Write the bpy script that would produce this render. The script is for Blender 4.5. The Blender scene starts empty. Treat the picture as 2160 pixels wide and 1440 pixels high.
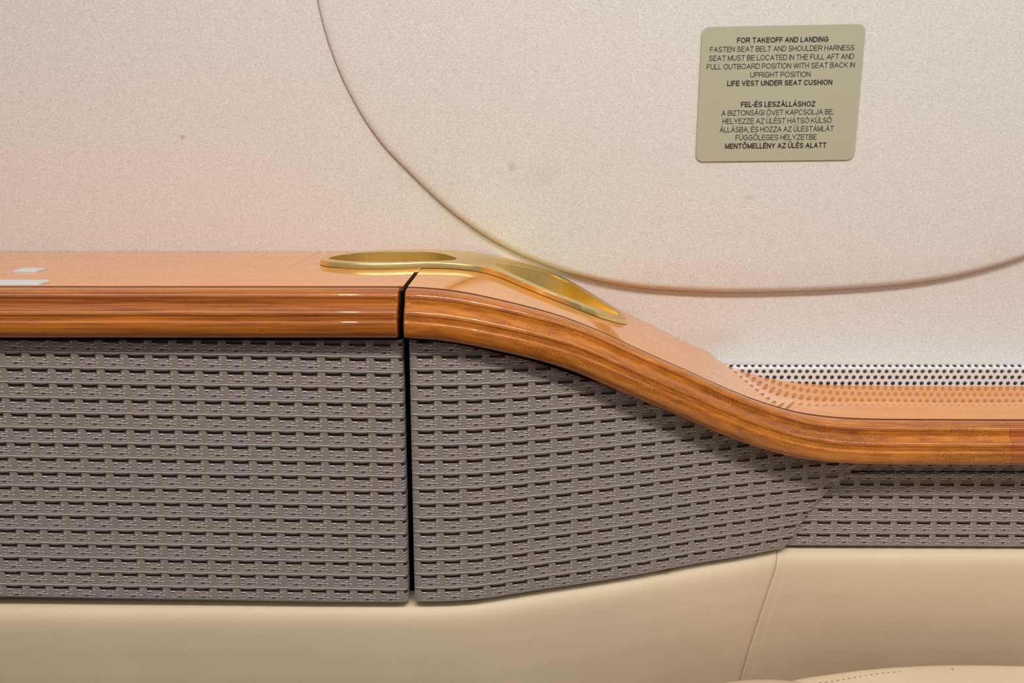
import bpy, bmesh, math, random
import numpy as np
from mathutils import Vector
from mathutils.geometry import delaunay_2d_cdt

random.seed(4); np.random.seed(4)
sc = bpy.context.scene
COL = sc.collection

# ---------------------------------------------------------------- camera, world, lights, exposure
ZC = 1.15                       # eye height above the cabin floor
PITCH = math.radians(11.3)      # camera looks slightly down at the side ledge
FPX = 2000.0                    # focal length in pixels of the 2160 px wide frame
cam_d = bpy.data.cameras.new('camera'); cam = bpy.data.objects.new('camera', cam_d); COL.objects.link(cam)
cam_d.sensor_width = 36.0; cam_d.lens = 36.0 * FPX / 2160.0
cam_d.clip_start = 0.01
cam.location = (0, 0, ZC); cam.rotation_euler = (math.pi / 2 - PITCH, 0, 0)
sc.camera = cam
sc.view_settings.view_transform = 'Standard'; sc.view_settings.look = 'None'
sc.view_settings.gamma = 1.0; sc.view_settings.use_curve_mapping = False
sc.view_settings.exposure = 0.0

world = bpy.data.worlds.new('cabin_ambient'); sc.world = world; world.use_nodes = True
wn = world.node_tree; wn.nodes.clear()
w_out = wn.nodes.new('ShaderNodeOutputWorld'); w_bg = wn.nodes.new('ShaderNodeBackground')
w_tc = wn.nodes.new('ShaderNodeTexCoord'); w_sep = wn.nodes.new('ShaderNodeSeparateXYZ')
w_map = wn.nodes.new('ShaderNodeMapRange'); w_ramp = wn.nodes.new('ShaderNodeValToRGB')
wn.links.new(w_tc.outputs['Generated'], w_sep.inputs[0]); wn.links.new(w_sep.outputs['Z'], w_map.inputs[0])
w_map.inputs[1].default_value = -1.0; w_map.inputs[2].default_value = 1.0
wn.links.new(w_map.outputs[0], w_ramp.inputs[0]); wn.links.new(w_ramp.outputs[0], w_bg.inputs[0])
e = w_ramp.color_ramp.elements
e[0].position = 0.0; e[0].color = (0.15, 0.122, 0.095, 1)
e[1].position = 1.0; e[1].color = (0.86, 0.88, 0.90, 1)
m_ = e.new(0.45); m_.color = (0.34, 0.318, 0.292, 1)
m_ = e.new(0.62); m_.color = (0.53, 0.53, 0.53, 1)
w_bg.inputs[1].default_value = 0.74
wn.links.new(w_bg.outputs[0], w_out.inputs[0])

def area_light(name, loc, rot, sx, sy, power, color=(0.98, 1.0, 1.0)):
    l = bpy.data.lights.new(name, 'AREA'); l.shape = 'RECTANGLE'; l.size = sx; l.size_y = sy
    l.energy = power; l.color = color
    o = bpy.data.objects.new(name, l); COL.objects.link(o); o.location = loc; o.rotation_euler = rot
    return o
# the long cabin wash light overhead, and two small reading lamps beside it
area_light('ceiling_wash_light', (0.36, -0.12, ZC + 0.80), (math.radians(38), 0, 0), 0.90, 0.09, 4.6)
area_light('ceiling_strip_light', (0.66, -0.24, ZC + 0.80), (math.radians(40), 0, 0), 3.3, 0.075, 12.6)
for i_, (lx, ly) in enumerate(((-0.28, -0.16), (0.30, -0.16))):
    l = bpy.data.lights.new('reading_lamp', 'SPOT'); l.energy = 7.0; l.spot_size = math.radians(75); l.spot_blend = 0.9
    l.shadow_soft_size = 0.016; l.color = (1, 0.97, 0.93)
    o = bpy.data.objects.new('reading_lamp', l); COL.objects.link(o); o.location = (lx, ly, ZC + 0.74)
    o.rotation_euler = (Vector((lx * 0.6, 0.62, ZC - 0.15)) - o.location).to_track_quat('-Z', 'Y').to_euler()

# ---------------------------------------------------------------- photo geometry helpers (camera at the origin, z relative to the eye)
CP, SP = math.cos(PITCH), math.sin(PITCH)
def ray(px, py):
    a = (px - 1080) / FPX; b = -(py - 720) / FPX
    return np.array([a, CP + b * SP, -SP + b * CP])
def at_d(px, py, d):
    r = ray(px, py); return r * d / r[1]
def smooth(t):
    t = np.clip(t, 0, 1); return t * t * (3 - 2 * t)

# plan of the ledge's front edge (depth against x) and its height profile
FX = np.array([-.8, -.06, -.045, -.02, .02, .05, .09, .13, .17, .20, .23, .26, .3, .8])
FY = np.array([.556, .556, .5562, .5575, .5655, .575, .588, .602, .6145, .6220, .627, .629, .63, .63])
ZX = np.array([-.8, -.0645, -.0505, -.0295, -.0085, .0201, .0422, .0650, .0845, .1105, .1314, .1530, .1747, .1969, .2324, .2625, .3514, .8])
ZZ = np.array([-.0776, -.0778, -.0784, -.0809, -.0858, -.0940, -.1025, -.1138, -.1239, -.1367, -.1475, -.1579, -.1665, -.1735, -.1787, -.1799, -.1805, -.1805])
def smoother(xs, ys, sig):
    g = np.arange(-0.8, 0.8001, 0.001)
    h = np.diff(xs); dl = np.diff(ys) / h; m = np.zeros(len(xs)); m[0] = dl[0]; m[-1] = dl[-1]     # Hermite spline through the points
    for i in range(1, len(xs) - 1):
        if dl[i - 1] * dl[i] > 0: w1 = 2 * h[i] + h[i - 1]; w2 = h[i] + 2 * h[i - 1]; m[i] = (w1 + w2) / (w1 / dl[i - 1] + w2 / dl[i])
    k = np.clip(np.searchsorted(xs, g, side='right') - 1, 0, len(h) - 1); t = (g - xs[k]) / h[k]; t = np.clip(t, 0, 1)
    v = (2 * t**3 - 3 * t**2 + 1) * ys[k] + (t**3 - 2 * t**2 + t) * h[k] * m[k] + (3 * t**2 - 2 * t**3) * ys[k + 1] + (t**3 - t**2) * h[k] * m[k + 1]
    k = np.exp(-0.5 * (np.arange(-40, 41) * 0.001 / sig) ** 2); k /= k.sum()
    v2 = np.convolve(np.pad(v, 40, mode='edge'), k, 'valid'); return g, v2
GX, GD = smoother(FX, FY, 0.010)
_, GZ = smoother(ZX, ZZ, 0.008)
def d_front(x): return np.interp(x, GX, GD)
def z_ledge(x): return np.interp(x, GX, GZ)
def onledge(px, py, t=0.0):
    ds = np.linspace(.5, .9, 4001); r = ray(px, py)
    zz = r[2] * ds / r[1]; xx = r[0] * ds / r[1]
    i = int(np.argmin(np.abs(zz - t - z_ledge(xx)))); return np.array([xx[i], ds[i], zz[i]])
WS = 0.09                        # the wall leans in towards the cabin at the top
def d_wall(z): return 0.755 - WS * (z + 0.077)
def onwall(px, py, off=0.0):     # off = distance in front of the wall
    r = ray(px, py); n = math.sqrt(1 + WS * WS)
    # d = .755 - WS*(z+.077) - off*n
    t = (0.755 - WS * 0.077 - off * n) / (r[1] + WS * r[2]); return r * t

# ---------------------------------------------------------------- object helpers
def tag(o, label=None, cat=None, group=None, kind=None):
    if label: o['label'] = label
    if cat: o['category'] = cat
    if group: o['group'] = group
    if kind: o['kind'] = kind
    return o
def thing(name, loc, label, cat, group=None):
    o = bpy.data.objects.new(name, None); COL.objects.link(o)
    o.location = (loc[0], loc[1], loc[2] + ZC); o.empty_display_size = 0.02
    return tag(o, label, cat, group)
def make(name, V, F, mat, parent=None, uv=None, smooth_shade=True, origin=None):
    """link one mesh object; V is n x 3 relative to the eye, F a list of index tuples or an n x 4 array"""
    V = np.asarray(V, dtype=float).copy(); V[:, 2] += ZC
    if parent is not None: org = np.array(parent.location)
    elif origin is not None: org = np.array([origin[0], origin[1], origin[2] + ZC])
    else: org = np.array([(V[:, 0].min() + V[:, 0].max()) / 2, (V[:, 1].min() + V[:, 1].max()) / 2, V[:, 2].min()])
    V -= org
    me = bpy.data.meshes.new(name)
    if isinstance(F, np.ndarray):
        nf, k = F.shape
        me.vertices.add(len(V)); me.vertices.foreach_set('co', V.ravel())
        me.loops.add(nf * k); me.loops.foreach_set('vertex_index', F.ravel().astype(np.int32))
        me.polygons.add(nf); me.polygons.foreach_set('loop_start', np.arange(0, nf * k, k, dtype=np.int32))
        me.polygons.foreach_set('loop_total', np.full(nf, k, dtype=np.int32))
        me.update(calc_edges=True); me.validate()
    else:
        me.from_pydata([tuple(v) for v in V], [], F); me.update()
    if uv is not None:
        ul = me.uv_layers.new(name='UVMap'); idx = np.zeros(len(me.loops), dtype=np.int32)
        me.loops.foreach_get('vertex_index', idx); ul.data.foreach_set('uv', np.asarray(uv, dtype=np.float32)[idx].ravel())
    if smooth_shade: me.polygons.foreach_set('use_smooth', np.ones(len(me.polygons), dtype=bool))
    me.materials.append(mat)
    o = bpy.data.objects.new(name, me); COL.objects.link(o)
    if parent is not None: o.parent = parent
    else: o.location = org
    return o
def gridfaces(nr, nc, flip=False):
    i, j = np.meshgrid(np.arange(nr - 1), np.arange(nc - 1), indexing='ij')
    a = i * nc + j; f = np.stack([a, a + 1, a + nc + 1, a + nc], -1).reshape(-1, 4)
    return f[:, ::-1].copy() if flip else f
def fix_normals(o):
    bm = bmesh.new(); bm.from_mesh(o.data); bmesh.ops.recalc_face_normals(bm, faces=bm.faces); bm.to_mesh(o.data); bm.free()
def sharp(o, ang=40):
    o.data.set_sharp_from_angle(angle=math.radians(ang))
def slab(outline, z0, z1, bevel, zfun=None):
    """prism over an (x, d) outline with a rounded top edge; zfun(x) gives the local height"""
    n = len(outline); P = np.array(outline); V = []; F = []
    def offs(P, r):
        a = np.roll(P, 1, 0); b = np.roll(P, -1, 0); t = b - a; t /= np.linalg.norm(t, axis=1)[:, None]
        area = np.sum(P[:, 0] * np.roll(P[:, 1], -1) - P[:, 1] * np.roll(P[:, 0], -1)); s = 1 if area > 0 else -1
        return P + np.stack([-t[:, 1], t[:, 0]], 1) * r * s
    prof = [(0, z0), (0, z1 - bevel), (bevel * .3, z1 - bevel * .3), (bevel, z1)]
    for r, z in prof:
        Q = offs(P, r) if r else P
        zb = zfun(Q[:, 0]) if zfun else np.zeros(n)
        for q, b in zip(Q, zb): V.append((q[0], q[1], b + z))
    for k in range(len(prof) - 1):
        for i in range(n):
            j = (i + 1) % n; F.append((k * n + i, k * n + j, (k + 1) * n + j, (k + 1) * n + i))
    F.append(tuple(range((len(prof) - 1) * n, len(prof) * n))); F.append(tuple(reversed(range(n))))
    return V, F
def round_rect(x0, x1, y0, y1, r, n=5):
    pts = []
    for cx, cy, a0 in ((x1 - r, y1 - r, 0), (x0 + r, y1 - r, 90), (x0 + r, y0 + r, 180), (x1 - r, y0 + r, 270)):
        for k in range(n + 1):
            a = math.radians(a0 + 90 * k / n); pts.append((cx + r * math.cos(a), cy + r * math.sin(a)))
    return pts

# ---------------------------------------------------------------- materials
class NT:
    def __init__(s, name):
        s.m = bpy.data.materials.new(name); s.m.use_nodes = True; s.t = s.m.node_tree; s.t.nodes.clear()
        s.out = s.n('ShaderNodeOutputMaterial'); s.b = s.n('ShaderNodeBsdfPrincipled'); s.l(s.b.outputs[0], s.out.inputs[0])
        s._tc = None
    def n(s, ty): return s.t.nodes.new(ty)
    def l(s, a, b): s.t.links.new(a, b)
    def put(s, v, sock):
        if isinstance(v, (int, float)): sock.default_value = v
        elif isinstance(v, tuple): sock.default_value = v if len(v) == 4 or sock.type == 'VECTOR' else v + (1,)
        else: s.l(v, sock)
    def math(s, op, a, b=0.0, c=0.0, clamp=False):
        k = s.n('ShaderNodeMath'); k.operation = op; k.use_clamp = clamp
        s.put(a, k.inputs[0]); s.put(b, k.inputs[1]); s.put(c, k.inputs[2]); return k.outputs[0]
    def mix(s, f, a, b, mode='MIX'):
        k = s.n('ShaderNodeMix'); k.data_type = 'RGBA'; k.blend_type = mode
        s.put(f, k.inputs[0]); s.put(a, k.inputs[6]); s.put(b, k.inputs[7]); return k.outputs[2]
    def tc(s, which):
        if s._tc is None: s._tc = s.n('ShaderNodeTexCoord')
        return s._tc.outputs[which]
    def geo(s): return s.n('ShaderNodeNewGeometry').outputs['Position']
    def mapping(s, vec, scale, loc=(0, 0, 0), rot=(0, 0, 0)):
        k = s.n('ShaderNodeMapping'); s.l(vec, k.inputs[0]); k.inputs['Scale'].default_value = scale
        k.inputs['Location'].default_value = loc; k.inputs['Rotation'].default_value = rot; return k.outputs[0]
    def noise(s, vec, scale, detail=2.0, rough=.5, dist=0.0):
        k = s.n('ShaderNodeTexNoise'); s.l(vec, k.inputs['Vector']); k.inputs['Scale'].default_value = scale
        k.inputs['Detail'].default_value = detail; k.inputs['Roughness'].default_value = rough; k.inputs['Distortion'].default_value = dist
        return k.outputs[0]
    def ramp(s, f, stops, interp='LINEAR'):
        k = s.n('ShaderNodeValToRGB'); s.l(f, k.inputs[0]); k.color_ramp.interpolation = interp; el = k.color_ramp.elements
        el[0].position, el[0].color = stops[0][0], stops[0][1] + (1,); el[1].position, el[1].color = stops[-1][0], stops[-1][1] + (1,)
        for p, c in stops[1:-1]: q = el.new(p); q.color = c + (1,)
        return k.outputs[0]
    def rng(s, v, a, b, c=0.0, d=1.0):
        k = s.n('ShaderNodeMapRange'); s.put(v, k.inputs[0])
        for i, x in enumerate((a, b, c, d)): k.inputs[i + 1].default_value = x
        return k.outputs[0]
    def bump(s, h, strength, dist):
        k = s.n('ShaderNodeBump'); s.l(h, k.inputs['Height']); k.inputs['Strength'].default_value = strength
        k.inputs['Distance'].default_value = dist; s.l(k.outputs[0], s.b.inputs['Normal']); return k
    def set(s, **kw):
        names = dict(color='Base Color', rough='Roughness', metal='Metallic', spec='Specular IOR Level', coat='Coat Weight',
                     coat_rough='Coat Roughness', coat_ior='Coat IOR', sheen='Sheen Weight', ior='IOR', aniso='Anisotropic')
        for k, v in kw.items(): s.put(v, s.b.inputs[names[k]])

def plain(name, color, **kw):
    k = NT(name); k.set(color=color, **kw); return k.m

def carpet_mat(name, base, dark, light, stains):
    k = NT(name); g = k.geo()
    v = k.mapping(g, (1.0, 1.5, 1.5))
    f1 = k.noise(v, 1150, 2.0, .55, .2); f2 = k.noise(v, 2200, 1.0, .5); f3 = k.noise(v, 300, 2.0, .5)
    big = k.noise(g, 9, 3.0, .55)
    f = k.math('ADD', k.math('MULTIPLY', f1, .62), k.math('MULTIPLY', f2, .38))
    col = k.ramp(f, [(0.36, dark), (0.50, base), (0.64, light)])
    col = k.mix(k.rng(f3, .40, .75, 0, .16), col, dark + (1,))
    col = k.mix(k.rng(big, .3, .75, 0, .12), col, (base[0] * .95, base[1] * .90, base[2] * .84, 1))
    for (sx, sy, sz, rx, rz, amt, scol) in stains:   # soft worn stains on the carpet pile
        d = k.mapping(g, (1 / rx, 0.0, 1 / rz), (-sx / rx, 0, -(sz + ZC) / rz))
        ln = k.n('ShaderNodeVectorMath'); ln.operation = 'LENGTH'; k.l(d, ln.inputs[0])
        wob = k.math('ADD', ln.outputs['Value'], k.math('MULTIPLY', k.math('SUBTRACT', k.noise(g, 60, 3), .5), 1.1))
        msk = k.rng(wob, 0.1, 1.0, amt, 0.0)
        col = k.mix(msk, col, scol + (1,))
    k.set(color=col, rough=.95, spec=.06, sheen=.2)
    k.bump(f, .30, .0009)
    return k.m

CREAM = (.650, .602, .558)
DK, LT = (.50, .425, .36), (.80, .74, .685)
def st(px, py, r, rz, amt, col): p = onwall(px, py); return (p[0], p[1], p[2], r, rz, amt, col)
BRN = (.30, .20, .13)
M_wall = carpet_mat('cream_carpet', CREAM, DK, LT, [
    st(385, 289, .003, .002, .55, BRN), st(960, 480, .035, .020, .12, (.50, .43, .30)), st(1515, 712, .035, .012, .20, (.46, .34, .24)),
    st(1245, 655, .05, .02, .12, (.44, .34, .26))])
M_panel = carpet_mat('cream_panel_carpet', CREAM, DK, LT, [
    st(1080, 352, .005, .006, .30, BRN), st(1010, 480, .026, .012, .12, (.52, .46, .34)), st(1135, 372, .022, .012, .16, (.44, .34, .24)),
    st(1070, 530, .03, .008, .08, (.52, .46, .34)), st(1575, 415, .006, .003, .25, BRN)])

def wood(name, lo, mid, hi, speck, straight):
    k = NT(name); uv = k.tc('UV')
    v1 = k.mapping(uv, (16, 620, 1) if straight else (60, 330, 1))
    g1 = k.noise(v1, 1.0, 4.0, .62, .4)
    v2 = k.mapping(uv, (5.0, 70, 1)); g2 = k.noise(v2, 1.0, 2.0, .5)
    col = k.ramp(k.math('ADD', k.math('MULTIPLY', g1, .60), k.math('MULTIPLY', g2, .40)), [(0.36, lo), (0.50, mid), (0.64, hi)])
    if straight:
        v3 = k.mapping(uv, (120, 1900, 1), (0, 0, 0), (0, 0, .02)); sp = k.noise(v3, 1.0, 2.0, .5)
        zone = k.rng(k.noise(k.mapping(uv, (10, 60, 1), (3, 1, 0)), 1.0, 2.0), .45, .62, .2, 1)
        msk = k.math('MULTIPLY', k.rng(sp, .60, .70, 0, speck), zone)
    else:
        v3 = k.mapping(uv, (900, 2000, 1), (0, 0, 0), (0, 0, .25)); sp = k.noise(v3, 1.0, 1.0, .5)
        zone = k.rng(k.noise(k.mapping(uv, (16, 60, 1), (3, 1, 0)), 1.0, 2.0), .40, .58, .12, 1)
        msk = k.math('MULTIPLY', k.rng(sp, .52, .64, 0, speck), zone)
    col = k.mix(msk, col, (lo[0] * .25, lo[1] * .22, lo[2] * .3, 1))
    k.set(color=col, rough=.45, spec=.04, coat=1.0, coat_rough=.022, coat_ior=1.59)
    return k.m
M_wood = wood('varnished_mahogany', (.18, .034, .002), (.35, .086, .004), (.50, .150, .008), .8, True)
M_burl = wood('varnished_pored_mahogany', (.27, .064, .004), (.44, .122, .007), (.57, .188, .013), .85, False)
M_red = wood('varnished_red_mahogany', (.22, .042, .005), (.36, .080, .009), (.46, .12, .015), .6, True)
def top_mat():
    k = NT('varnished_ledge_veneer'); g = k.geo()
    v1 = k.mapping(g, (14, 60, 14)); n1 = k.noise(v1, 1.0, 4, .55, .8)
    n2 = k.noise(g, 900, 2, .5)
    col = k.ramp(n1, [(.3, (.62, .205, .024)), (.5, (.68, .240, .032)), (.72, (.73, .275, .044))])
    col = k.mix(k.rng(n2, .55, .75, 0, .25), col, (.40, .13, .02, 1))
    k.set(color=col, rough=.45, spec=.04, coat=1.0, coat_rough=.015, coat_ior=1.34); return k.m
M_top = top_mat()
M_gap = plain('black_gap', (.006, .005, .005), rough=.9, spec=.1)
M_edge = plain('dark_veneer_edge', (.17, .050, .012), rough=.5, spec=.2)
M_slit = plain('slit_shade_fray_brown', (.08, .025, .008), rough=.7, spec=.2)  # dark brown, painted as shade inside the joint slit; also colours the frayed threads
def brass_mat(name, rough, refl_streak):
    k = NT(name); g = k.geo()
    n = k.noise(k.mapping(g, (260, 260, 6) if refl_streak else (900, 900, 900)), 1.0, 3, .6)  # upright reflection streaks painted into the well's brass colour
    col = k.mix(k.rng(n, .35, .70, 0, .5 if refl_streak else .25), (.87, .665, .25, 1), (.74, .535, .155, 1))
    k.set(color=col, metal=1.0, rough=rough)
    if not refl_streak: k.bump(k.noise(g, 1500, 2), .10, .0003)
    return k.m
M_brass = brass_mat('polished_brass', .27, False)
M_well = brass_mat('brass_painted_reflections', .36, True)
M_white = plain('white_plastic', (.56, .555, .55), rough=.35)
def perf_mat():
    k = NT('white_painted_metal'); k.set(color=(.64, .61, .60), rough=.45, spec=.4); return k.m
M_grille = perf_mat()
M_vent = plain('dark_vent_cavity', (.36, .335, .325), rough=.8)
def leather_mat():
    k = NT('tan_leather'); g = k.geo()
    vor = k.n('ShaderNodeTexVoronoi'); k.l(g, vor.inputs['Vector']); vor.inputs['Scale'].default_value = 900
    big = k.noise(g, 14, 3, .5)
    col = k.ramp(big, [(.3, (.610, .468, .302)), (.7, (.655, .507, .336))])
    spot = k.noise(g, 420, 1.0); col = k.mix(k.rng(spot, .83, .86, 0, .6), col, (.25, .16, .08, 1))
    k.set(color=col, rough=.48, spec=.35); k.bump(k.math('ADD', vor.outputs['Distance'], k.math('MULTIPLY', k.noise(g, 45, 3), .8)), .10, .0006)
    return k.m
M_leather = leather_mat()
M_thread = plain('brown_thread', (.14, .085, .04), rough=.8)
M_plate = plain('olive_enamel', (.410, .375, .260), rough=.42, spec=.4)
M_ink = plain('black_ink', (.018, .014, .016), rough=.6)

def fabric_mat():
    k = NT('taupe_woven_fabric'); sp = k.n('ShaderNodeSeparateXYZ'); k.l(k.tc('UV'), sp.inputs[0])
    U, Vv = sp.outputs[0], sp.outputs[1]
    c = k.math('FRACT', U); r = k.math('FRACT', Vv)
    tau = 2 * math.pi
    # fine twill dots in the plain column, hatch threads in the patterned one
    tw = k.math('MULTIPLY_ADD', U, 17 * tau, k.math('MULTIPLY', Vv, 5.5 * tau))
    tw2 = k.math('MULTIPLY_ADD', U, -17 * tau, k.math('MULTIPLY', Vv, 5.5 * tau))
    twill = k.math('MULTIPLY_ADD', k.math('ADD', k.math('SINE', tw), k.math('MULTIPLY', k.math('SINE', tw2), .8)), .33, .46)
    hat = k.math('MULTIPLY', k.math('SINE', k.math('MULTIPLY', U, 21 * tau)), k.math('SINE', k.math('MULTIPLY', Vv, 10 * tau)))
    hatch = k.math('MULTIPLY_ADD', hat, .22, k.math('MULTIPLY_ADD', k.math('SINE', k.math('MULTIPLY', Vv, 10 * tau)), .18, .49))
    zone = k.math('COMPARE', c, .155, .145)
    val = k.math('ADD', k.math('MULTIPLY', twill, zone), k.math('MULTIPLY', hatch, k.math('SUBTRACT', 1.0, zone)))
    def rect(val, c0, c1, r0, r1, v):
        m = k.math('MULTIPLY', k.math('COMPARE', c, (c0 + c1) / 2, (c1 - c0) / 2), k.math('COMPARE', r, (r0 + r1) / 2, (r1 - r0) / 2))
        return k.math('ADD', k.math('MULTIPLY', val, k.math('SUBTRACT', 1.0, m)), k.math('MULTIPLY', m, v))
    L, D = .98, .04
    for a in [(.36, .53, .34, .39, L), (.38, .50, .40, .45, D), (.02, .12, .31, .35, L), (.84, 1.0, .44, .48, L), (.60, .82, .50, .53, .75),
              (.95, 1.0, .37, .42, D), (.93, 1.0, .52, .57, D), (.56, .86, .58, .61, .8), (0, .10, .62, .66, L), (.36, .50, .60, .64, L), (.37, .47, .655, .70, D),
              (.66, .83, .70, .78, D), (.90, 1.0, .68, .73, D), (.86, 1.0, .63, .67, L), (.36, .53, .79, .83, L), (.38, .50, .84, .88, D),
              (.60, .84, .64, .67, .8), (.80, 1.0, .80, .84, .85), (.55, .70, .42, .45, .7)]:
        val = rect(val, *a)
    # the cord: plain yarn, its underside shade and hollow's shadow painted into the colour
    q = k.math('SUBTRACT', k.math('FRACT', k.math('ADD', Vv, .5)), .5)
    cord = k.math('COMPARE', q, .045, .115)
    bz = k.math('COMPARE', c, .665, .335)
    fib = k.math('MULTIPLY_ADD', k.noise(k.mapping(k.tc('UV'), (6, 90, 1)), 1.0, 3), .26, .26)
    fib = k.math('ADD', fib, k.math('MULTIPLY', k.math('SUBTRACT', .02, q), 1.6))
    cm = k.math('MULTIPLY', cord, bz)
    val = k.math('ADD', k.math('MULTIPLY', val, k.math('SUBTRACT', 1.0, cm)), k.math('MULTIPLY', cm, fib))
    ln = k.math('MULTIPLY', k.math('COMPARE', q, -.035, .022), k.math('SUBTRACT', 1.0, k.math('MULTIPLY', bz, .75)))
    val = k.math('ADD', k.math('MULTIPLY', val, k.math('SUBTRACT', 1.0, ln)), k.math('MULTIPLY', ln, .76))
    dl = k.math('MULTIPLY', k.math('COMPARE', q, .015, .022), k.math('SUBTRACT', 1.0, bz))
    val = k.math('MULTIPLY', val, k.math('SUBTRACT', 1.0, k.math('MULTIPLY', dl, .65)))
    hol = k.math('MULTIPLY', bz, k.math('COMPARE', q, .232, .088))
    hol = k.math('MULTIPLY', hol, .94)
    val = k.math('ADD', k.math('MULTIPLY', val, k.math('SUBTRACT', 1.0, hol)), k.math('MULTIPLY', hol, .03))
    val = k.math('ADD', val, k.math('MULTIPLY', k.math('SUBTRACT', k.noise(k.mapping(k.tc('UV'), (30, 22, 1)), 1.0, 2), .5), .35))
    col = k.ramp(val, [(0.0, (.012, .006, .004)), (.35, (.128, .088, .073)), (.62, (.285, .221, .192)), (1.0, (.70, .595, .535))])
    k.set(color=col, rough=.85, spec=.15, sheen=.15)
    k.bump(val, .35, .0005)
    return k.m
M_fabric = fabric_mat()

# ---------------------------------------------------------------- the cabin wall (structure)
def wall():
    nz, nx = 60, 120
    zs = np.linspace(-.62, .62, nz); xs = np.linspace(-.95, .95, nx)
    X, Z = np.meshgrid(xs, zs); V = np.stack([X, d_wall(Z), Z], -1).reshape(-1, 3)
    b = V.copy(); b[:, 1] += .02
    F = np.concatenate([gridfaces(nz, nx), gridfaces(nz, nx, True) + len(V)])
    o = make('wall_back', np.concatenate([V, b]), F, M_wall); tag(o, kind='structure')
wall()

M_seam_shadow = plain('seam_shadow', (.27, .22, .185), rough=.9, spec=.05)
def inside(P, poly):
    x, y = P[:, 0], P[:, 1]; r = np.zeros(len(P), bool); n = len(poly); j = n - 1
    for i in range(n):
        xi, yi = poly[i]; xj, yj = poly[j]
        cnd = ((yi > y) != (yj > y)) & (x < (xj - xi) * (y - yi) / (yj - yi + 1e-15) + xi); r ^= cnd; j = i
    return r
# the big rounded carpet panel standing proud of the wall
def carpet_panel():
    TH = .0085
    px = [(668, 0), (677, 40), (694, 100), (722, 170), (762, 245), (808, 310), (850, 352), (895, 397), (940, 438), (985, 473), (1030, 503),
          (1085, 533), (1140, 556), (1200, 577), (1270, 595), (1350, 608), (1440, 614), (1530, 617), (1620, 616), (1720, 613), (1810, 608), (1900, 601), (1990, 588),
          (2060, 573), (2120, 556), (2160, 543), (2230, 515), (2330, 465), (2440, 390), (2540, 290), (2620, 170), (2670, 40), (2690, -80)]
    pts = [onwall(a, b, TH * .5) for a, b in px]
    pts = [(p[0], p[2]) for p in pts]
    t = np.array(pts[1]) - np.array(pts[0])
    xl, zl = pts[0]; xr, zr = pts[-1]
    pts = [(xl - .012, zl + .12), (xl - .016, zl + .26)][::-1] + [(xl - .006, zl + .05)] + pts + [(xr, zr + .26)]
    # resample smoothly
    P = np.array(pts); s = np.concatenate([[0], np.cumsum(np.linalg.norm(np.diff(P, axis=0), axis=1))])
    ss = np.arange(0, s[-1], .004); Q = np.stack([np.interp(ss, s, P[:, 0]), np.interp(ss, s, P[:, 1])], 1)
    for _ in range(6): Q[1:-1] = .25 * Q[:-2] + .5 * Q[1:-1] + .25 * Q[2:]
    n = len(Q); tn = np.gradient(Q, axis=0); tn /= np.linalg.norm(tn, axis=1)[:, None]; nr = np.stack([-tn[:, 1], tn[:, 0]], 1)  # inwards (left of travel)
    # it stands proud at the right and comes almost flush with the wall at the left
    thick = lambda x: .0030 + (TH - .0030) * smooth((np.asarray(x) + .17) / .26)
    R = .0060
    prof = [(0.0006, 0.0, 0.0), (0, .25, 0.0)] + [(R * (1 - math.cos(a)), .25 + .75 * math.sin(a), 0.0) for a in np.radians([20, 40, 58, 74, 90])]
    V = []; F = []
    for ins, h, _z in prof:
        L = Q + nr * ins; tq = thick(L[:, 0])
        for (x, z), t_ in zip(L, tq): V.append((x, d_wall(z) - h * t_, z))
    m = len(prof)
    for k in range(m - 1):
        for i in range(n - 1): F.append((k * n + i, k * n + i + 1, (k + 1) * n + i + 1, (k + 1) * n + i))
    L = Q + nr * R; pts = [Vector((p[0], p[1])) for p in L]; gx, gz = np.meshgrid(np.arange(-.2, .62, .02), np.arange(-.12, .45, .02))
    G = np.stack([gx.ravel(), gz.ravel()], 1); ok = inside(G, Q + nr * (R + .006))
    base = (m - 1) * n; own = [base + i for i in range(n)] + [None] * int(ok.sum()); pts += [Vector((g[0], g[1])) for g in G[ok]]
    co, ed, fa, ov, oe, of = delaunay_2d_cdt(pts, [(i, (i + 1) % n) for i in range(n)], [], 0, 1e-7); mp = []
    for i, v in enumerate(co):
        k = ov[i][0] if ov[i] else None
        if k is not None and own[k] is not None: mp.append(own[k])
        else: mp.append(len(V)); V.append((v.x, float(d_wall(v.y) - thick(v.x)), v.y))
    cen = np.array([[sum(co[i].x for i in f) / 3, sum(co[i].y for i in f) / 3] for f in fa]); keep = inside(cen, L)
    for f, k_ in zip(fa, keep):
        if k_: F.append(tuple(mp[i] for i in f))
    o = make('carpet_panel', V, F, M_panel); fix_normals(o)
    if sum(p.normal.y for p in o.data.polygons) > 0: o.data.flip_normals()
    V = []; F = []                      # dark strip painted in for the shadow between panel and wall
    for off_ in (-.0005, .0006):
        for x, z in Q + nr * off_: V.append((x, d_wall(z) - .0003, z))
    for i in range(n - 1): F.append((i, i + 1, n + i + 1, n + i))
    tag(make('seam_shadow_line', V, F, M_seam_shadow, o), 'painted shadow line along the seam')
    tag(o, 'large cream carpeted wall panel with a rounded lower corner, carrying the olive placard', 'wall panel')
    return TH
TH = carpet_panel()

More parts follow.
